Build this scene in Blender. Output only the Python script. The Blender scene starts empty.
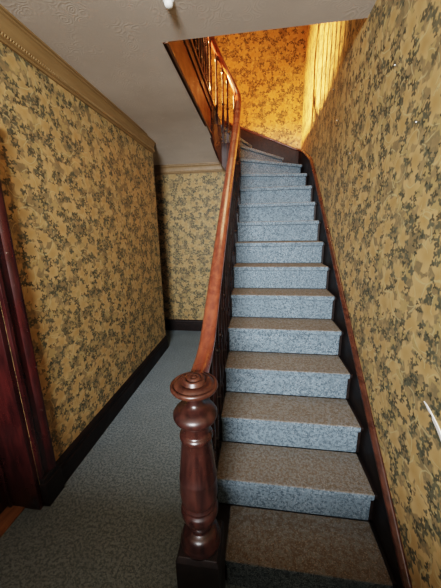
import bpy, bmesh, math, random
from mathutils import Vector, Matrix
random.seed(7)
sc = bpy.context.scene
C = sc.collection
PI = math.pi

# ------------------------------------------------------------------ dimensions (metres, hall floor z = 0)
RISE, GO, Y1 = 0.19, 0.2297, 0.8723
CEIL, UP = 2.698, 3.04
XL, XR = -1.28, 0.615            # left hall wall, right stair wall
YEND, YFAR = 4.12, 4.40          # end of the hall, far wall of the stairwell
WC, WR = Vector((-0.38, 3.33)), 0.15   # centre and radius of the well

def pitch(y):
    return RISE + (y - Y1) / GO * RISE

# ------------------------------------------------------------------ node helpers
class NT:
    def __init__(s, name):
        s.m = bpy.data.materials.new(name); s.m.use_nodes = True
        s.t = s.m.node_tree; s.t.nodes.clear()
        s.out = s.n('ShaderNodeOutputMaterial'); s.b = s.n('ShaderNodeBsdfPrincipled')
        s.t.links.new(s.b.outputs[0], s.out.inputs[0])
    def n(s, typ, **kw):
        nd = s.t.nodes.new(typ)
        for k, v in kw.items(): setattr(nd, k, v)
        return nd
    def put(s, sock, v):
        if v is None: return
        if hasattr(v, 'is_output'): s.t.links.new(v, sock)
        elif isinstance(v, tuple) and len(v) == 3 and sock.type == 'RGBA': sock.default_value = (*v, 1)
        else: sock.default_value = v
    def math(s, op, a, b=None, c=None, clamp=False):
        nd = s.n('ShaderNodeMath', operation=op, use_clamp=clamp)
        for i, v in enumerate((a, b, c)): s.put(nd.inputs[i], v)
        return nd.outputs[0]
    def vmath(s, op, a, b=None, scale=None):
        nd = s.n('ShaderNodeVectorMath', operation=op)
        s.put(nd.inputs[0], a); s.put(nd.inputs[1], b)
        if scale is not None: s.put(nd.inputs['Scale'], scale)
        return nd.outputs['Value'] if op in ('LENGTH', 'DISTANCE', 'DOT_PRODUCT') else nd.outputs[0]
    def mix(s, f, a, b, mode='MIX'):
        nd = s.n('ShaderNodeMix', data_type='RGBA', blend_type=mode)
        s.put(nd.inputs[0], f); s.put(nd.inputs[6], a); s.put(nd.inputs[7], b)
        return nd.outputs[2]
    def ss(s, v, lo, hi, a=0.0, b=1.0):
        nd = s.n('ShaderNodeMapRange', interpolation_type='SMOOTHSTEP')
        s.put(nd.inputs[0], v); s.put(nd.inputs[1], lo); s.put(nd.inputs[2], hi); s.put(nd.inputs[3], a); s.put(nd.inputs[4], b)
        return nd.outputs[0]
    def noise(s, vec, scale, detail=2.0, rough=.5, dim='3D', col=False):
        nd = s.n('ShaderNodeTexNoise', noise_dimensions=dim)
        s.put(nd.inputs['Vector'], vec); nd.inputs['Scale'].default_value = scale
        nd.inputs['Detail'].default_value = detail; nd.inputs['Roughness'].default_value = rough
        return nd.outputs['Color' if col else 'Fac']
    def voro(s, vec, scale, rnd=1.0, dim='2D'):
        nd = s.n('ShaderNodeTexVoronoi', voronoi_dimensions=dim)
        s.put(nd.inputs['Vector'], vec); nd.inputs['Scale'].default_value = scale; nd.inputs['Randomness'].default_value = rnd
        return nd
    def bump(s, h, strength=.3, dist=.01):
        nd = s.n('ShaderNodeBump'); s.put(nd.inputs['Height'], h)
        nd.inputs['Strength'].default_value = strength; nd.inputs['Distance'].default_value = dist
        s.put(s.b.inputs['Normal'], nd.outputs[0])
    def set(s, **kw):
        for k, v in kw.items(): s.put(s.b.inputs[k.replace('_', ' ')], v)
        return s.m
    def obj(s): return s.n('ShaderNodeTexCoord').outputs['Object']
    def uv(s): return s.n('ShaderNodeTexCoord').outputs['UV']

def floral(s, uv, scale, lobes, size, depth, rnd, soft=.03, seed=0.0, pos=False):
    """lobed shapes scattered over the paper: returns mask, per-cell random colour, local radius"""
    off = s.vmath('ADD', uv, (seed, seed * 1.7, 0))
    v = s.voro(off, scale, rnd)
    loc = s.vmath('SUBTRACT', off, v.outputs['Position'])
    sp = s.n('ShaderNodeSeparateXYZ'); s.put(sp.inputs[0], loc)
    ang = s.math('ARCTAN2', sp.outputs[1], sp.outputs[0])
    sc_ = s.n('ShaderNodeSeparateColor'); s.put(sc_.inputs[0], v.outputs['Color'])
    ph = s.math('MULTIPLY', sc_.outputs[0], 6.283)
    r = s.math('MULTIPLY', s.vmath('LENGTH', s.vmath('MULTIPLY', loc, (1, 1, 0))), scale)
    c = s.math('COSINE', s.math('MULTIPLY_ADD', ang, lobes, ph))
    sz = s.math('MULTIPLY_ADD', sc_.outputs[1], size * .5, size * .75)
    lim = s.math('MULTIPLY', sz, s.math('MULTIPLY_ADD', c, depth, 1.0 - depth))
    mask = s.ss(s.math('SUBTRACT', lim, r), -soft, soft)
    return (mask, sc_, r, ang, v.outputs['Position']) if pos else (mask, sc_, r, ang)

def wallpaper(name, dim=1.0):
    s = NT(name)
    uv0 = s.uv()
    wob = s.vmath('SCALE', s.vmath('SUBTRACT', s.noise(uv0, 11, 2, col=True), (.5, .5, .5)), scale=.05)
    uv = s.vmath('ADD', uv0, wob)
    fine = s.vmath('ADD', uv0, s.vmath('SCALE', s.vmath('SUBTRACT', s.noise(uv0, 30, 2, col=True), (.5, .5, .5)), scale=.010))
    n1 = s.noise(uv0, 9, 3)
    bg = s.mix(s.ss(n1, .35, .65), (.26, .18, .08), (.37, .25, .105))
    # olive shadowy foliage behind the flowers
    lf0, *_ = floral(s, fine, 21, 4, .52, .33, .9, .06, 3.1)
    col = s.mix(s.math('MULTIPLY', lf0, .7), bg, (.205, .158, .076))
    # large amber blossoms
    fl, fc, fr, fa = floral(s, uv, 7.6, 5, .50, .25, .75, .04)
    fl2, fc2, fr2, fa2 = floral(s, uv, 12, 6, .42, .22, .9, .04, 7.7)
    amber = s.mix(s.ss(fr, .02, .42), (.47, .275, .085), (.60, .375, .14))
    amber = s.mix(s.ss(n1, .4, .7, 0, .35), amber, (.66, .44, .18))
    col = s.mix(s.math('MULTIPLY', fl2, .75), col, (.50, .335, .115))
    col = s.mix(s.math('MULTIPLY', fl, .92), col, amber)
    # pale curling stems
    for sd, sca, rad in ((1.3, 6.2, .36), (5.9, 8.2, .33)):
        m, cc, r, a = floral(s, uv, sca, 1, .3, .1, .9, .03, sd)
        ring = s.ss(s.math('ABSOLUTE', s.math('SUBTRACT', r, s.math('MULTIPLY_ADD', s.math('COSINE', s.math('MULTIPLY_ADD', a, .5, cc.outputs[0])), .16, rad))), .011, .026, 1, 0)
        arc = s.ss(s.math('SINE', s.math('MULTIPLY_ADD', cc.outputs[2], 6.283, a)), -.15, .15)
        col = s.mix(s.math('MULTIPLY', s.math('MULTIPLY', ring, arc), .7), col, (.60, .47, .21))
    # dark leaf sprays: whole trefoil leaves gathered in drifts, kept off the blossom hearts
    for sd, sca, sz, thr in ((2.2, 23, .46, .30), (9.4, 34, .46, .34), (4.6, 29, .42, .52)):
        m, cc, r, a, pos = floral(s, fine, sca, 3, sz, .34, .85, .07, sd, True)
        base = s.vmath('SUBTRACT', pos, (sd, sd * 1.7, 0))
        drift = s.ss(s.noise(base, 9.5, 2), .44, .47)
        fv = s.voro(base, 7.6, .75)
        off_heart = s.ss(s.math('MULTIPLY', s.vmath('LENGTH', s.vmath('MULTIPLY', s.vmath('SUBTRACT', base, fv.outputs['Position']), (1, 1, 0))), 7.6), .24, .30)
        on = s.math('GREATER_THAN', cc.outputs[2], thr)
        k = s.math('MULTIPLY', s.math('MULTIPLY', m, on), s.math('MULTIPLY', drift, off_heart))
        tone = s.mix(cc.outputs[1], (.036, .040, .026), (.115, .114, .070))
        col = s.mix(s.math('MULTIPLY', k, .92), col, tone)
    # age: faint stains
    st = s.noise(uv0, 1.4, 4, .6)
    col = s.mix(s.ss(st, .5, .8, 0, .22), col, (.30, .18, .06))
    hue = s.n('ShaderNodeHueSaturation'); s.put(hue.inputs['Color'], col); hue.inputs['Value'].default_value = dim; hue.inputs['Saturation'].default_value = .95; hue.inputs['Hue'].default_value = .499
    s.bump(s.noise(uv0, 160, 2), .12, .002)
    return s.set(Base_Color=hue.outputs[0], Roughness=.62, Specular_IOR_Level=.28)

def carpet(name, a, b, c, worn=None):
    s = NT(name); o = s.obj()
    g1 = s.noise(o, 66, 2, .7); g2 = s.noise(o, 260, 1, .6); big = s.noise(o, 3.2, 4, .6)
    col = s.mix(s.ss(g1, .40, .58), a, b)
    col = s.mix(s.ss(g2, .56, .68), col, c)
    col = s.mix(s.ss(big, .3, .75, 0, .45), col, tuple(x * .62 for x in b))
    if worn:
        nz = s.n('ShaderNodeSeparateXYZ'); s.put(nz.inputs[0], s.n('ShaderNodeNewGeometry').outputs['Normal'])
        top = s.ss(nz.outputs[2], .15, .98)
        wcol = s.mix(s.ss(g1, .36, .62), tuple(x * .72 for x in worn), worn)
        wcol = s.mix(s.ss(g2, .58, .7), wcol, tuple(min(1, x * 1.6) for x in worn))
        col = s.mix(s.math('MULTIPLY', top, s.ss(g1, .38, .62, .92, .62)), col, wcol)
    s.bump(s.math('ADD', g2, g1), .55, .006)
    return s.set(Base_Color=col, Roughness=.95, Specular_IOR_Level=.1)

def wood(name, dark, light, rough=.3, stretch=(18, 18, 2.2), chips=None, coat=0.0, spec=.5):
    s = NT(name); o = s.obj()
    v = s.vmath('MULTIPLY', o, stretch)
    g = s.noise(v, 1.6, 5, .6)
    col = s.mix(s.ss(g, .3, .72), dark, light)
    if chips:
        sp = s.noise(o, 60, 3, .7)
        col = s.mix(s.ss(sp, .70, .74), col, chips)
    s.bump(g, .08, .004)
    return s.set(Base_Color=col, Roughness=s.ss(s.noise(o, 6, 3), .3, .7, rough - .06, rough + .1), Specular_IOR_Level=spec, Coat_Weight=coat, Coat_Roughness=.3)

def plaster(name, a, b):
    s = NT(name); o = s.obj()
    v = s.voro(s.vmath('ADD', o, s.vmath('SCALE', s.noise(o, 14, 2, col=True), scale=.045)), 15, 1, '3D')
    ring = s.math('SINE', s.math('MULTIPLY', v.outputs['Distance'], 30))
    big = s.noise(o, 1.3, 4, .6)
    patch = s.ss(s.noise(o, 6, 2), .42, .62)
    col = s.mix(s.ss(big, .3, .7), a, b)
    col = s.mix(s.math('MULTIPLY', s.ss(ring, .2, .95), s.math('MULTIPLY_ADD', patch, .14, .03)), col, tuple(min(1, x * 1.45) for x in b))
    s.bump(s.math('MULTIPLY', ring, patch), .10, .002)
    return s.set(Base_Color=col, Roughness=.8, Specular_IOR_Level=.2)

def flat(name, c, rough=.5):
    s = NT(name); n = s.noise(s.obj(), 30, 3)
    return s.set(Base_Color=s.mix(n, tuple(x * .85 for x in c), tuple(min(1, x * 1.12) for x in c)), Roughness=rough)

M = dict(
    paper=wallpaper('floral wallpaper', .88),
    shaded_paper=wallpaper('shaded floral wallpaper', .60),  # same paper darkened: shade of the hall end put into the colour
    stair_carpet=carpet('stair carpet', (.046, .070, .090), (.145, .196, .232), (.35, .405, .445), worn=(.168, .130, .092)),
    floor_carpet=carpet('hall carpet', (.095, .122, .135), (.205, .25, .27), (.33, .38, .40)),
    mahog=wood('newel wood', (.010, .004, .0035), (.036, .0125, .009), .3, (22, 22, 3)),
    rail=wood('rail wood', (.095, .020, .011), (.20, .048, .022), .24, (26, 3, 26), coat=.8),
    string=wood('string wood', (.014, .006, .004), (.036, .013, .008), .35, (20, 3, 20)),
    mould=wood('moulding wood', (.026, .009, .006), (.072, .025, .014), .28, (26, 3, 26)),
    black=wood('stained skirting', (.006, .004, .004), (.016, .009, .007), .5, (20, 3, 20), spec=.22),
    red=wood('red door paint', (.016, .004, .004), (.046, .009, .008), .3, (18, 18, 3), chips=(.35, .28, .22)),
    thresh=wood('threshold wood', (.22, .09, .03), (.36, .16, .06), .45, (24, 3, 24)),
    plaster=plaster('ceiling paper', (.51, .435, .36), (.61, .53, .445)),
    cove=wood('tan cornice paint', (.24, .145, .058), (.30, .185, .078), .5, (20, 2, 20)),
    shaded_cove=wood('shaded tan cornice paint', (.17, .105, .046), (.22, .135, .06), .5, (20, 2, 20)),  # same cornice paint, darkened to carry the shade at the hall end
    fascia=wood('fascia wood', (.075, .028, .009), (.14, .052, .017), .36, (20, 3, 20)),
    white=flat('white plastic', (.80, .80, .76), .35),
    torn=flat('bare plaster', (.86, .84, .78), .8),
)

# ------------------------------------------------------------------ mesh helpers
def finish(name, bm, mat, parent=None, smooth=False, bevel=0, seg=2, label=None, kind=None):
    bmesh.ops.recalc_face_normals(bm, faces=bm.faces)
    uvl = bm.loops.layers.uv.new('UVMap')
    for f in bm.faces:
        n = f.normal
        for l in f.loops:
            p = l.vert.co
            if abs(n.x) > abs(n.y) and abs(n.x) > abs(n.z): l[uvl].uv = (p.y, p.z)
            elif abs(n.y) > abs(n.z): l[uvl].uv = (p.x + 7.3, p.z)
            else: l[uvl].uv = (p.x, p.y)
    me = bpy.data.meshes.new(name); bm.to_mesh(me); bm.free()
    me.materials.append(mat)
    o = bpy.data.objects.new(name, me); C.objects.link(o)
    if smooth:
        for p in me.polygons: p.use_smooth = True
    if bevel:
        b = o.modifiers.new('bevel', 'BEVEL'); b.width = bevel; b.segments = seg; b.limit_method = 'ANGLE'; b.angle_limit = math.radians(35)
        for p in me.polygons: p.use_smooth = True
        w = o.modifiers.new('wn', 'WEIGHTED_NORMAL'); w.keep_sharp = False
    if parent is not None:
        o.parent = parent
        o.matrix_parent_inverse = parent.matrix_basis.inverted()
    if label: o['label'] = label
    if kind: o['kind'] = kind
    return o

def empty(name, loc, label=None, cat=None, kind=None):
    e = bpy.data.objects.new(name, None); C.objects.link(e); e.location = loc; e.empty_display_size = .1
    if label: e['label'] = label
    if cat: e['category'] = cat
    if kind: e['kind'] = kind
    return e

def box(bm, x0, x1, y0, y1, z0, z1):
    v = [bm.verts.new(p) for p in ((x0, y0, z0), (x1, y0, z0), (x1, y1, z0), (x0, y1, z0), (x0, y0, z1), (x1, y0, z1), (x1, y1, z1), (x0, y1, z1))]
    for f in ((0, 3, 2, 1), (4, 5, 6, 7), (0, 1, 5, 4), (1, 2, 6, 5), (2, 3, 7, 6), (3, 0, 4, 7)): bm.faces.new([v[i] for i in f])

def prism(bm, poly, z0, z1):
    """poly: 2-D points; z0 and z1 constants"""
    a = [bm.verts.new((p[0], p[1], z0)) for p in poly]; b = [bm.verts.new((p[0], p[1], z1)) for p in poly]
    n = len(poly); bm.faces.new(a[::-1]); bm.faces.new(b)
    for i in range(n): bm.faces.new((a[i], a[(i + 1) % n], b[(i + 1) % n], b[i]))

def strip(bm, lo, hi, off):
    """a board between two 3-D polylines (bottom, top), thickened by the per-point offset vectors"""
    A = [bm.verts.new(p) for p in lo]; B = [bm.verts.new(p) for p in hi]
    D = [bm.verts.new(Vector(p) + Vector(o)) for p, o in zip(lo, off)]; E_ = [bm.verts.new(Vector(p) + Vector(o)) for p, o in zip(hi, off)]
    n = len(lo)
    for i in range(n - 1):
        bm.faces.new((A[i], A[i + 1], B[i + 1], B[i])); bm.faces.new((D[i + 1], D[i], E_[i], E_[i + 1]))
        bm.faces.new((B[i], B[i + 1], E_[i + 1], E_[i])); bm.faces.new((A[i + 1], A[i], D[i], D[i + 1]))
    bm.faces.new((A[0], B[0], E_[0], D[0])); bm.faces.new((B[-1], A[-1], D[-1], E_[-1]))

def sweep(bm, path, prof, cap=True):
    """prof: (side, up) pairs; side points to the right of the direction of travel"""
    path = [Vector(p) for p in path]; rings = []
    for i, p in enumerate(path):
        t = (path[min(i + 1, len(path) - 1)] - path[max(i - 1, 0)]).normalized()
        sd = t.cross(Vector((0, 0, 1))).normalized(); up = sd.cross(t).normalized()
        rings.append([bm.verts.new(p + sd * a + up * b) for a, b in prof])
    n = len(prof)
    for i in range(len(rings) - 1):
        for k in range(n): bm.faces.new((rings[i][k], rings[i][(k + 1) % n], rings[i + 1][(k + 1) % n], rings[i + 1][k]))
    if cap: bm.faces.new(rings[0][::-1]); bm.faces.new(rings[-1])

def lathe(bm, prof, c, seg=40):
    rings = []
    for r, z in prof:
        rings.append([bm.verts.new((c[0] + r * math.cos(2 * PI * k / seg), c[1] + r * math.sin(2 * PI * k / seg), c[2] + z)) for k in range(seg)])
    for a, b in zip(rings, rings[1:]):
        for k in range(seg): bm.faces.new((a[k], a[(k + 1) % seg], b[(k + 1) % seg], b[k]))
    bm.faces.new(rings[0][::-1]); bm.faces.new(rings[-1])

def catmull(pts, n=8):
    pts = [Vector(p) for p in pts]; q = [2 * pts[0] - pts[1]] + pts + [2 * pts[-1] - pts[-2]]; out = []
    for i in range(1, len(q) - 2):
        for k in range(n):
            t = k / n; a, b, c, d = q[i - 1:i + 3]
            out.append(.5 * ((2 * b) + (c - a) * t + (2 * a - 5 * b + 4 * c - d) * t * t + (3 * b - a - 3 * c + d) * t ** 3))
    out.append(pts[-1]); return out

# ------------------------------------------------------------------ the setting
def struct(name, bm, mat, **kw): return finish(name, bm, mat, kind='structure', **kw)

bm = bmesh.new(); box(bm, -3.2, XR + .1, -2.4, YEND + .1, -.12, 0); struct('floor', bm, M['floor_carpet'])
# left wall with the doorway, ending at an outside corner
DY0, DY1, DH = .27, 1.13, 2.03
bm = bmesh.new()
box(bm, XL - .24, XL, DY1, 3.415, 0, CEIL); box(bm, XL - .24, XL, -2.4, DY0, 0, CEIL); box(bm, XL - .24, XL, DY0, DY1, DH, CEIL)
wl = struct('wall_left', bm, M['paper'])
def sm(t): t = max(0, min(1, t)); return t * t * (3 - 2 * t)
def wx(y, z): return XR - .060 * sm((z - 1.85) / .85) * sm((3.0 - y) / 1.2)      # the old wall leans in a little towards the front
bm = bmesh.new(); ny, nz = 40, 34; g = []
for i in range(ny + 1):
    y = -2.4 + (YFAR + 2.4) * i / ny
    g.append([bm.verts.new((wx(y, 5.7 * k / nz), y, 5.7 * k / nz)) for k in range(nz + 1)])
for i in range(ny):
    for k in range(nz): bm.faces.new((g[i][k], g[i][k + 1], g[i + 1][k + 1], g[i + 1][k]))
bv = [[bm.verts.new((XR + .15, y, z)) for z in (0, 5.7)] for y in (-2.4, YFAR)]
bm.faces.new((bv[0][0], bv[1][0], bv[1][1], bv[0][1]))
bm.faces.new([g[i][0] for i in range(ny + 1)] + [bv[1][0], bv[0][0]]); bm.faces.new([g[i][nz] for i in range(ny + 1)] + [bv[1][1], bv[0][1]])
bm.faces.new(g[0] + [bv[0][1], bv[0][0]]); bm.faces.new(g[ny] + [bv[1][1], bv[1][0]])
wr = struct('wall_right', bm, M['paper'], smooth=False)
bm = bmesh.new(); box(bm, -3.2, XR, YFAR, YFAR + .15, 2.2, 5.7); wf = struct('wall_far', bm, M['paper'])
bm = bmesh.new(); box(bm, -3.2, -.25, YEND, YEND + .12, 0, 2.66); struct('wall_end', bm, M['shaded_paper'])
bm = bmesh.new(); box(bm, -3.3, -3.2, 3.2, YEND + .12, 0, CEIL); struct('wall_passage', bm, M['shaded_paper'])
bm = bmesh.new(); box(bm, -3.2, XL - .24, 3.28, 3.40, 0, CEIL); struct('wall_passage_near', bm, M['shaded_paper'])
bm = bmesh.new(); box(bm, XL - .16, XR, -2.5, -2.4, 0, CEIL); struct('wall_front', bm, M['plaster'])
# unseen panelled blocker, added behind the camera to shade near floor and lower steps
bm = bmesh.new(); box(bm, XL, XR, -.66, -.60, 0, 1.20); box(bm, XL, XR, -.69, -.57, 1.20, 1.24)
for k in range(4): box(bm, XL + .12 + k * .45, XL + .44 + k * .45, -.612, -.592, .2, 1.0)
struct('wall_light_blocker', bm, M['string'])
# upstairs walls and ceiling, out of the frame, that hold the light of the landing
bm = bmesh.new(); box(bm, -3.35, -3.2, -2.4, YFAR + .15, CEIL + .02, 5.7); struct('wall_landing_left', bm, M['paper'])
bm = bmesh.new(); box(bm, -3.2, XR, -2.5, -2.4, CEIL + .02, 5.7); struct('wall_landing_front', bm, M['paper'])
bm = bmesh.new(); box(bm, -3.35, XR + .15, -2.5, YFAR + .15, 5.7, 5.8); struct('ceiling_landing', bm, M['plaster'])

# ceiling of the hall (underside of the landing); it dips to the winders at the far end
TRIM_Y, LX = 1.775, -.54
bm = bmesh.new()
box(bm, -3.2, XR, -2.4, TRIM_Y, CEIL, UP - .02)
box(bm, -3.2, LX, TRIM_Y, 2.75, CEIL, UP - .02)
def sag(y): return CEIL - .118 * max(0, (y - 2.75) / (YEND - 2.75)) ** 2
ys = [2.75 + (YEND + .1 - 2.75) * k / 10 for k in range(11)]
for i in range(10):
    y0, y1 = ys[i], ys[i + 1]
    x1 = LX
    a = [bm.verts.new(p) for p in ((-3.2, y0, sag(y0)), (x1, y0, sag(y0)), (x1, y1, sag(y1)), (-3.2, y1, sag(y1)))]
    bm.faces.new(a[::-1])
    if i == 9: b = [bm.verts.new(p) for p in ((-3.2, y1, UP - .02), (x1, y1, UP - .02))]; bm.faces.new((a[2], a[3], b[0], b[1]))
bmesh.ops.remove_doubles(bm, verts=bm.verts, dist=.0005)
struct('ceiling', bm, M['plaster'])
bm = bmesh.new(); box(bm, -3.2, XR, -2.4, TRIM_Y, UP - .02, UP); box(bm, -3.2, LX, TRIM_Y, YFAR, UP - .02, UP); struct('floor_landing', bm, M['floor_carpet'])

# skirting boards
def base_prof(h, t): return [(0, 0), (t, 0), (t, h * .66), (t * .72, h * .70), (t * .72, h * .78), (t * .92, h * .82), (t * .75, h * .90), (t * .3, h * .97), (0, h)]
bm = bmesh.new(); sweep(bm, [(XL, DY1 + .13, 0), (XL, 3.415, 0)], base_prof(.19, .028)); struct('baseboard_left', bm, M['black'], bevel=.002)
bm = bmesh.new(); sweep(bm, [(-3.2, YEND, 0), (-.25, YEND, 0)], base_prof(.19, .028)); struct('baseboard_end', bm, M['black'], bevel=.002)
# cornice bands under the ceiling
def cove_prof(h, t): return [(0, 0), (t, 0), (t, -h * .07), (t * .78, -h * .09), (t * .78, -h * .12), (t * .95, -h * .15), (t * .95, -h * .21), (t * .74, -h * .24), (t * .52, -h * .34), (t * .38, -h * .50), (t * .34, -h * .70), (t * .30, -h * .72), (t * .56, -h * .76), (t * .62, -h * .82), (t * .56, -h * .88), (t * .28, -h * .91), (t * .34, -h * .95), (t * .28, -h), (0, -h)]
bm = bmesh.new(); sweep(bm, [(XL, -2.4, CEIL), (XL, 3.415, CEIL)], cove_prof(.135, .055)); 
for k in range(150):      # row of beads along the lower moulding
    yb = 1.0 + k * .016
    bmesh.ops.create_icosphere(bm, subdivisions=1, radius=.0072, matrix=Matrix.Translation((XL + .031, yb, CEIL - .111)))
struct('trim_1', bm, M['cove'])
bm = bmesh.new(); sweep(bm, [(-3.2, YEND, 2.585), (-.3, YEND, 2.585)], cove_prof(.13, .045)); struct('trim_2', bm, M['shaded_cove'])

# door on the left: architrave, jamb, leaf, threshold
d1 = empty('door_1', (XL - .08, .7, 0), kind='structure')
def arch_prof(): return [(0, 0), (.022, 0), (.024, .018), (.016, .026), (.016, .062), (.026, .070), (.034, .084), (.034, .104), (.020, .112), (.016, .120), (0, .120)]
bm = bmesh.new()
pr = arch_prof()
def upright(bm, y, sgn, z0, z1):
    A = [bm.verts.new((XL + a, y + sgn * b, z0)) for a, b in pr]; B = [bm.verts.new((XL + a, y + sgn * b, z1)) for a, b in pr]
    n = len(pr)
    for i in range(n): bm.faces.new((A[i], A[(i + 1) % n], B[(i + 1) % n], B[i]))
    bm.faces.new(A); bm.faces.new(B[::-1])
upright(bm, DY1, 1, .20, DH + .12); upright(bm, DY0, -1, .20, DH + .12)
A = [bm.verts.new((XL + a, DY0 - .12, DH + b)) for a, b in pr]; B = [bm.verts.new((XL + a, DY1 + .12, DH + b)) for a, b in pr]
for i in range(len(pr)): bm.faces.new((A[i], A[(i + 1) % len(pr)], B[(i + 1) % len(pr)], B[i]))
bm.faces.new(A); bm.faces.new(B[::-1])
finish('architrave', bm, M['red'], d1, bevel=.002)
for y0, y1 in ((DY1 - .004, DY1 + .128), (DY0 - .128, DY0 + .004)):
    bm = bmesh.new(); box(bm, XL, XL + .042, y0, y1, 0, .165); box(bm, XL, XL + .036, y0 + .003, y1 - .003, .165, .2)
    finish('plinth_block', bm, M['black'], d1, bevel=.004, label='near-black plinth block')
bm = bmesh.new()
box(bm, XL - .24, XL, DY1 - .03, DY1, 0, DH); box(bm, XL - .24, XL, DY0, DY0 + .03, 0, DH); box(bm, XL - .24, XL, DY0 + .03, DY1 - .03, DH - .03, DH)
box(bm, XL - .205, XL - .185, DY1 - .045, DY1 - .03, 0, DH - .03)
finish('door_jamb', bm, M['red'], d1, bevel=.003)
bm = bmesh.new(); box(bm, XL - .253, XL - .210, DY0 + .032, DY1 - .032, .015, DH - .035)
for z0, z1 in ((.25, .85), (1.0, 1.85)):
    for y0, y1 in ((DY0 + .13, .64), (.76, DY1 - .13)): box(bm, XL - .214, XL - .204, y0, y1, z0, z1)
leaf = finish('door_leaf', bm, M['red'], d1, bevel=.003)
bm = bmesh.new(); lathe(bm, [(.012, 0), (.012, .03), (.024, .04), (.027, .055), (.02, .068), (.006, .072)], (0, 0, 0), 20)
bmesh.ops.rotate(bm, verts=bm.verts, cent=(0, 0, 0), matrix=Matrix.Rotation(PI / 2, 3, 'Y')); bmesh.ops.translate(bm, verts=bm.verts, vec=(XL - .21, DY0 + .1, 1.0))
finish('door_knob', bm, M['black'], leaf, smooth=True, label='dark round door knob')
bm = bmesh.new(); box(bm, XL - .26, XL - .105, DY0 + .03, DY1 - .03, 0, .012); finish('threshold', bm, M['thresh'], d1, bevel=.003, label='worn orange-brown wooden threshold')

# dark door upstairs on the far wall, seen through the balusters
d2 = empty('door_2', (-1.2, YFAR, UP), kind='structure')
bm = bmesh.new()
box(bm, -.86, -.74, YFAR - .035, YFAR, UP, UP + 2.1); box(bm, -1.76, -1.64, YFAR - .035, YFAR, UP, UP + 2.1); box(bm, -1.64, -.86, YFAR - .035, YFAR, UP + 1.98, UP + 2.1)
finish('architrave', bm, M['string'], d2, bevel=.004)
bm = bmesh.new(); box(bm, -1.64, -.86, YFAR - .012, YFAR, UP, UP + 1.98)
for z0, z1 in ((.2, .8), (.95, 1.85)):
    for x0, x1 in ((-1.54, -1.29), (-1.21, -.96)): box(bm, x0, x1, YFAR - .02, YFAR - .011, UP + z0, UP + z1)
finish('door_leaf', bm, M['string'], d2, bevel=.003)

# chips and the tear in the right-hand wallpaper (bare plaster)
def patch(name, pts, label):
    bm = bmesh.new(); a = [bm.verts.new((wx(y, z) - .0035, y, z)) for y, z in pts]; b = [bm.verts.new((wx(y, z) + .004, y, z)) for y, z in pts]
    n = len(pts); bm.faces.new(a); bm.faces.new(b[::-1])
    for i in range(n): bm.faces.new((a[i], a[(i + 1) % n], b[(i + 1) % n], b[i]))
    finish(name, bm, M['torn'], wr, label=label)
patch('wallpaper_tear', [(.945, 1.010), (.925, .999), (.91, .992), (.892, .989), (.888, .978), (.86, .962), (.80, .915), (.795, .925), (.85, .972), (.875, .985), (.905, .999), (.93, 1.008)], 'ragged white tear in the wallpaper at the right edge')
for y, z in ((2.602, 2.738), (2.38, 2.434), (1.253, 2.029), (2.027, 2.115), (1.438, 2.314)):
    patch('wallpaper_chip', [(y + random.uniform(.002, .0045) * math.cos(k * 1.257), z + random.uniform(.002, .0045) * math.sin(k * 1.257)) for k in range(5)], 'tiny white chip in the wallpaper')

# ------------------------------------------------------------------ the staircase
stair = empty('staircase', (.2, Y1, 0), 'carpeted staircase rising along the right wall and turning left at the top', 'staircase')
SX0, SX1 = -.235, .598            # ends of the treads
# nosing lines: (inner point, outer point)
nos = {n: (Vector((SX0, Y1 + (n - 1) * GO)), Vector((SX1, Y1 + (n - 1) * GO))) for n in range(1, 12)}
def wp(deg, r=WR): return WC + Vector((math.cos(math.radians(deg)), math.sin(math.radians(deg)))) * r
nos[12] = (Vector((SX0 + .002, 3.345)), Vector((SX1, 3.525)))
nos[13] = (wp(40), Vector((SX1, 3.962)))
nos[14] = (wp(70), Vector((.385, YFAR - .018)))
nos[15] = (wp(113), Vector((-.085, YFAR - .018)))
nos[16] = (wp(150), Vector((-.50, YFAR - .018)))
def inner_arc(n):
    if n < 12: return []
    angs = {12: (6, 40), 13: (40, 70), 14: (70, 113), 15: (113, 150)}[n]
    return [wp(angs[0] + (angs[1] - angs[0]) * k / 4) for k in range(1, 4)]
def region(n, off0, off1, ins, outs):
    """plan of tread n: front edge moved off0 back from its nosing, back edge off1 beyond the next nosing; ends moved in"""
    (a, b), (c, d) = nos[n], nos[n + 1]
    def edge(a, b, off):
        t = (b - a).normalized(); nn = Vector((-t.y, t.x))
        return a + t * ins + nn * off, b - t * outs + nn * off
    p, q = edge(a, b, off0); r, s = edge(c, d, off1)
    poly = [p, q]
    if n == 13: poly.append(Vector((SX1 - outs, YFAR - .018 - outs)))
    poly += [s, r]
    arc = inner_arc(n)[::-1]
    poly += [WC + (v - WC) * (1 + ins / WR) for v in arc]
    return poly
def riser(bm, n, off0, off1, ins, outs, z0, z1):
    a, b = nos[n]; t = (b - a).normalized(); nn = Vector((-t.y, t.x))
    p, q = a + t * ins, b - t * outs
    prism(bm, [p + nn * off0, q + nn * off0, q + nn * off1, p + nn * off1], z0, z1)
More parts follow.
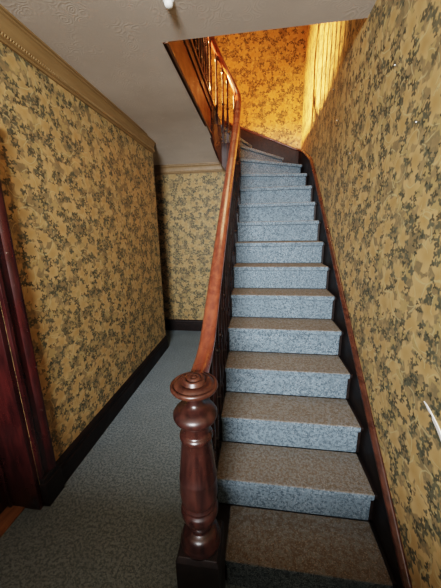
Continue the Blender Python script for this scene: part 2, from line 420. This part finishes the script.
for n in range(1, 16):
    z = RISE * n
    bm = bmesh.new()
    prism(bm, region(n, .012, .03, 0, 0), z - .034, z - .012)
    riser(bm, n, .038, .05, .012, 0, z - RISE - (.012 if n > 1 else 0), z - .034)
    st = finish('step', bm, M['black'], stair, bevel=.004)
    ins, outs = (.036, .018) if n < 12 else (.03, .02)
    if n == 1: ins = .11
    bm = bmesh.new()
    prism(bm, region(n, 0, .026, ins, outs), z - .036, z)
    cv = finish('carpet_cover', bm, M['stair_carpet'], st, bevel=.0172, seg=4, label='blue-grey flecked carpet with a browner worn tread')
    bm = bmesh.new(); riser(bm, n, .022, .0385, ins + .004, outs + .003, z - RISE, z - .02)
    me = cv.data; b2 = bmesh.new(); b2.from_mesh(me); bm.to_mesh(bpy.data.meshes.new('t')); tmp = bpy.data.meshes['t']; b2.from_mesh(tmp); bpy.data.meshes.remove(tmp); b2.to_mesh(me); b2.free(); bm.free()
    for p in me.polygons: p.use_smooth = True
# last riser up to the landing
bm = bmesh.new(); riser(bm, 16, .0, .03, 0, 0, RISE * 15 - .012, UP); finish('top_riser', bm, M['stair_carpet'], stair)
# landing boards that close the gap between the last nosing and the landing
bm = bmesh.new(); a, b = nos[16]; prism(bm, [a, b, Vector((LX, YFAR)), Vector((LX, 3.42))], UP - .05, UP); finish('landing_board', bm, M['floor_carpet'], stair)

# wall string with its moulding, up the right wall and round the far corner
HW = .095
wpts = [(XR, y, pitch(y) + HW) for y in (.45, .8, 1.4, 2.0, 2.6, 3.0, 3.2)]
wpts += [(XR, 3.45, 2.40), (XR, 3.8, 2.545), (XR, 4.15, 2.685), (XR, YFAR - .07, 2.735)]
wpts2 = [(XR - .02, YFAR - .015, 2.752), (XR - .07, YFAR, 2.765), (.384, YFAR, 2.834), (.092, YFAR, 2.957), (-.289, YFAR, 3.112), (-.52, YFAR, 3.2)]
top = [Vector(p) for p in wpts + wpts2]
off = [(-.016, 0, 0)] * len(wpts) + [(-.013, -.013, 0)] + [(0, -.016, 0)] * (len(wpts2) - 1)
lo = []
for p in top:
    d = .46 if p.y < 3.3 else .5
    lo.append(Vector((p.x, p.y, max(0.0, p.z - d))))
bm = bmesh.new(); strip(bm, lo, top, off); finish('wall_string', bm, M['black'], stair, label='near-black stained string board against the wall')
mp = [Vector(p) + Vector(o) * .4 for p, o in zip(top, off)]
bm = bmesh.new(); sweep(bm, mp, [(.006, -.014), (-.013, -.014), (-.020, -.007), (-.022, .002), (-.017, .010), (-.008, .013), (-.005, .018), (.006, .020)])
finish('string_moulding', bm, M['mould'], stair, smooth=True, label='glossy brown moulding capping the string')

# outer string: straight flight, curved round the well end
ang = [0, 12, 25, 39.5, 40.5, 55, 69.5, 70.5, 90, 112.5, 113.5, 130, 149.5, 150.5, 165, 180]
ZB = [1.97, 2.06, 2.14, 2.22, 2.285, 2.35, 2.44, 2.54, 2.64, CEIL, CEIL]
def zbot(a_): k = int(a_ // 20); return ZB[k] + (ZB[k + 1] - ZB[k]) * (a_ / 20 - k)
zb = [zbot(a_) for a_ in ang]
zt = [RISE * (12 if a_ < 40 else 13 if a_ < 70 else 14 if a_ < 113 else 15 if a_ < 150 else 16) for a_ in ang]
lo, hi, off = [], [], []
y = .9
path = [(.93, 0.0)] + [(v, 0) for v in (1.2, 1.6, 2.0, 2.4, 2.8, 3.2)]
for y, _ in path:
    lo.append((SX0, y, max(0, pitch(y) - .34))); hi.append((SX0, y, pitch(y) - .16 if y > 1.05 else .13)); off.append((-.028, 0, 0))
for a, b, t in zip(ang, zb, zt):
    p = wp(a, WR); lo.append((p.x, p.y, b)); hi.append((p.x, p.y, t - .014)); q = wp(a, WR + .028) - p
    off.append((-.028, 0, 0) if a == 0 and False else (q.x, q.y, 0))
# the straight board lies on the stair side of the well, so thicken it towards the treads
off = [(.02, 0, 0) if i < len(path) else o for i, o in enumerate(off)]
bm = bmesh.new(); strip(bm, lo, hi, off); finish('outer_string', bm, M['mahog'], stair, smooth=False, label='dark red string board curving round the end of the stairwell')
# panelled side below the flight (closes the cupboard under the stairs)
bm = bmesh.new()
ys = [.93, 1.2, 1.6, 2.0, 2.4, 2.8, 3.2, 3.33, YEND]
tops = [max(.02, pitch(y) - .30) for y in ys[:-2]] + [1.98, 2.3]
strip(bm, [(SX0 + .004, y, 0) for y in ys], [(SX0 + .004, y, t) for y, t in zip(ys, tops)], [(.018, 0, 0)] * len(ys))
finish('spandrel_panel', bm, M['string'], stair)
# sloping underside of the winders
bm = bmesh.new(); rin = [bm.verts.new((*wp(a, WR + .02), zbot(a) + .005)) for a in (40, 55, 70, 90, 110, 130, 150, 180)]
outp = [(.3, 3.75, 2.14), (.3, YFAR, 2.22), (-.1, YFAR, 2.29), (-.3, YFAR, 2.36), (-.45, YFAR, 2.44), (LX, YFAR, 2.52), (LX - .02, 3.75, 2.62), (LX - .02, 3.45, CEIL)]
ro = [bm.verts.new(p) for p in outp]
for i in range(len(rin) - 1): bm.faces.new((rin[i], rin[i + 1], ro[i + 1], ro[i]))
finish('winder_soffit', bm, M['plaster'], stair, label='plastered underside of the turning steps')
# landing fascia with its nosing along the edge of the well
bm = bmesh.new(); box(bm, LX - .02, LX + .004, TRIM_Y, 3.34, CEIL - .006, UP - .10); box(bm, LX - .02, LX + .016, TRIM_Y, 3.34, CEIL - .006, CEIL + .02)
finish('landing_fascia', bm, M['fascia'], stair, bevel=.004, label='orange-brown fascia board along the landing edge')
bm = bmesh.new(); box(bm, LX - .03, LX + .032, TRIM_Y, 3.36, UP - .03, UP + .004); box(bm, LX - .02, LX + .018, TRIM_Y, 3.36, UP - .10, UP - .03)
finish('landing_nosing', bm, M['string'], stair, bevel=.006)

# ------------------------------------------------------------------ the balustrade
bal = empty('balustrade', (-.207, .79, 0), 'dark mahogany balustrade with turned newel post and handrail curving up round the stairwell', 'balustrade')
NX, NY = -.207, .79
bm = bmesh.new(); box(bm, NX - .083, NX + .083, NY - .083, NY + .083, 0, .415)
v = [bm.verts.new((NX + sx * s, NY + sy * s, z)) for s, z in ((.083, .415), (.074, .434)) for sx, sy in ((-1, -1), (1, -1), (1, 1), (-1, 1))]
for i in range(4): bm.faces.new((v[i], v[(i + 1) % 4], v[4 + (i + 1) % 4], v[4 + i]))
bm.faces.new(v[4:])
newel_prof = [(.070, .430), (.080, .436), (.081, .446), (.076, .454), (.073, .462), (.071, .476), (.066, .490), (.056, .498), (.046, .502), (.043, .508), (.046, .518), (.055, .538), (.065, .560), (.071, .580), (.072, .596), (.068, .607), (.062, .612),
    (.061, .618), (.067, .624), (.067, .632), (.062, .637), (.066, .648), (.070, .662), (.071, .68), (.070, .715), (.069, .740), (.070, .744), (.070, .752), (.068, .757), (.064, .80), (.057, .87), (.053, .908),
    (.056, .913), (.060, .921), (.059, .930), (.053, .936), (.048, .940), (.049, .948), (.048, .966), (.052, .972), (.053, .977), (.049, .981), (.060, .986), (.072, .994), (.0775, 1.006), (.0775, 1.016), (.071, 1.027), (.056, 1.036), (.040, 1.042), (.029, 1.049), (.0265, 1.060), (.0265, 1.086), (.032, 1.103), (.042, 1.108)]
newel = finish('newel_post', bmesh.new(), M['mahog'], bal)
finish('base_block', bm, M['black'], newel, bevel=.003, label='square near-black base block')
bm = bmesh.new(); lathe(bm, newel_prof, (NX, NY, 0), 48); finish('turned_shaft', bm, M['mahog'], newel, smooth=True)
cap = [(.040, 1.106), (.072, 1.107), (.079, 1.111), (.082, 1.117), (.082, 1.122), (.079, 1.127), (.074, 1.1275), (.072, 1.124), (.069, 1.1245), (.066, 1.130), (.058, 1.133), (.047, 1.134), (.043, 1.131), (.0405, 1.134), (.0395, 1.144), (.036, 1.148), (.031, 1.148), (.027, 1.143), (.0245, 1.143), (.022, 1.149), (.018, 1.152), (.013, 1.152), (.0105, 1.148), (.009, 1.152), (.004, 1.154)]
bm = bmesh.new(); lathe(bm, cap, (NX, NY, 0), 48); finish('newel_cap', bm, M['mould'], newel, smooth=True, label='wide disc cap turned with a spiral button')

# handrail
RH = .80
def rail_pts():
    P = [(-.208, .83, 1.124), (-.211, .93, 1.126), (-.213, 1.02, 1.142), (-.215, 1.12, pitch(1.12) + RH)]
    P += [(-.216, y, pitch(y) + RH) for y in (1.35, 1.6, 1.9, 2.2, 2.5, 2.8)]
    P += [(-.22, 3.05, pitch(3.05) + RH), (-.222, 3.24, 2.965)]
    for a, z in ((25, 3.115), (55, 3.27), (85, 3.42), (115, 3.56), (145, 3.67), (170, 3.74)):
        p = wp(a, .158); P.append((p.x, p.y, z))
    P += [(-.54, 3.15, 3.80), (-.54, 2.95, 3.84), (-.54, 2.7, 3.865), (-.54, 2.3, 3.87), (-.54, TRIM_Y, 3.87)]
    return P
rp = catmull(rail_pts(), 6)
rprof = [(-.020, -.052), (.020, -.052), (.024, -.040), (.030, -.032), (.034, -.020), (.033, -.008), (.024, .002), (.012, .006), (0, .0072), (-.012, .006), (-.024, .002), (-.033, -.008), (-.034, -.020), (-.030, -.032), (-.024, -.040)]
bm = bmesh.new(); sweep(bm, rp, rprof); finish('handrail', bm, M['rail'], bal, smooth=True, label='polished reddish mahogany handrail')
def rail_z(x, y):
    best = min(rp, key=lambda p: (p.x - x) ** 2 + (p.y - y) ** 2)
    return best.z - .05
def baluster_bm(h):
    bm = bmesh.new(); f = .014
    lo_, hi_ = .10, h - .07
    box(bm, -f, f, -f, f, 0, lo_)
    L = hi_ - lo_
    pr = [(.0125, 0), (.015, .012), (.015, .022), (.010, .03), (.009, .045), (.014, .10), (.0155, .18), (.013, .30), (.010, .40), (.009, .44), (.014, .455), (.014, .475), (.009, .49), (.0085, .60), (.0095, .80), (.011, .93), (.015, .955), (.015, .975), (.0125, 1)]
    lathe(bm, [(r * 1.2, lo_ + t * L) for r, t in pr], (0, 0, 0), 12)
    box(bm, -.011, .011, -.011, .011, hi_, h)
    return bm
spots = []
for n in range(1, 11):
    for k in (.055, .17):
        y = nos[n][0].y + k
        if n == 1 and k < .1: continue
        spots.append((-.217, y, RISE * n - .013))
spots += [(-.217, nos[11][0].y + .05, RISE * 11 - .013), (-.217, 3.31, RISE * 11 - .013)]
for a, n in ((22, 12), (52, 13), (84, 14), (103, 14), (130, 15)):
    p = wp(a, .160); spots.append((p.x, p.y, RISE * n - .013))
p = wp(168, .158); spots.append((p.x, p.y, UP))
y = 3.18
while y > TRIM_Y + .03:
    spots.append((LX + .004, y, UP + .003)); y -= .125
for x, y, z in spots:
    bm = baluster_bm(rail_z(x, y) - z + .008)
    bmesh.ops.translate(bm, verts=bm.verts, vec=(x, y, z))
    finish('baluster', bm, M['mahog'], bal, smooth=False, bevel=0)

# ------------------------------------------------------------------ white fitting under the ceiling
fit = empty('ceiling_fitting', (-.433, 1.49, CEIL), 'small round white fitting hanging from the hall ceiling at the top edge', 'ceiling fitting')
bm = bmesh.new(); lathe(bm, [(.026, .002), (.026, -.005), (.023, -.008)], (-.433, 1.505, CEIL), 28); finish('mounting_plate', bm, M['white'], fit, smooth=True)
bm = bmesh.new(); lathe(bm, [(.020, -.007), (.021, -.014), (.019, -.022), (.013, -.028), (.004, -.030)], (-.433, 1.505, CEIL), 28); finish('dome', bm, M['white'], fit, smooth=True)

# ------------------------------------------------------------------ light
def area(name, loc, target, sx, sy, power, col, spread=180):
    l = bpy.data.lights.new(name, 'AREA'); l.shape = 'RECTANGLE'; l.size = sx; l.size_y = sy; l.energy = power; l.color = col; l.spread = math.radians(spread)
    o = bpy.data.objects.new(name, l); C.objects.link(o); o.location = loc
    o.rotation_euler = (Vector(target) - Vector(loc)).to_track_quat('-Z', 'Y').to_euler(); return o
area('front_door_daylight', (-.35, -2.3, 2.22), (-.12, 2.6, 1.72), 1.0, .5, 92, (.97, .98, 1.0), 88)
area('landing_window', (-3.0, 3.15, 3.50), (.6, 3.45, 3.0), .04, .28, 100, (1.0, .47, .16), 40)
area('far_wall_fill', (-1.75, 2.95, 3.55), (-.15, 4.4, 3.5), .25, .25, 15, (1.0, .25, .035), 80)  # added fill to tint the far wall orange, no lamp known there
area('landing_glow', (-.3, 2.4, 5.5), (.1, 2.9, 0), 1.4, 1.6, 26, (1.0, .66, .36), 110)
w = bpy.data.worlds.new('World'); sc.world = w; w.use_nodes = True
w.node_tree.nodes['Background'].inputs[0].default_value = (.55, .6, .7, 1); w.node_tree.nodes['Background'].inputs[1].default_value = .05

# ------------------------------------------------------------------ camera
cam = bpy.data.cameras.new('camera'); co = bpy.data.objects.new('camera', cam); C.objects.link(co)
cam.sensor_fit = 'HORIZONTAL'; cam.sensor_width = 36; cam.lens = 265.45 / 441 * 36; cam.clip_start = .02
r = Vector((.99083262, .1338774, -.01809852)); u = Vector((-.01364864, .23248443, .97250435)); f = Vector((-.13440398, .96334201, -.2321804))
co.matrix_world = Matrix(((r.x, u.x, -f.x, 0), (r.y, u.y, -f.y, 0), (r.z, u.z, -f.z, 1.631), (0, 0, 0, 1)))
sc.camera = co
sc.view_settings.view_transform = 'Filmic'; sc.view_settings.look = 'Medium High Contrast'; sc.view_settings.exposure = 0.2
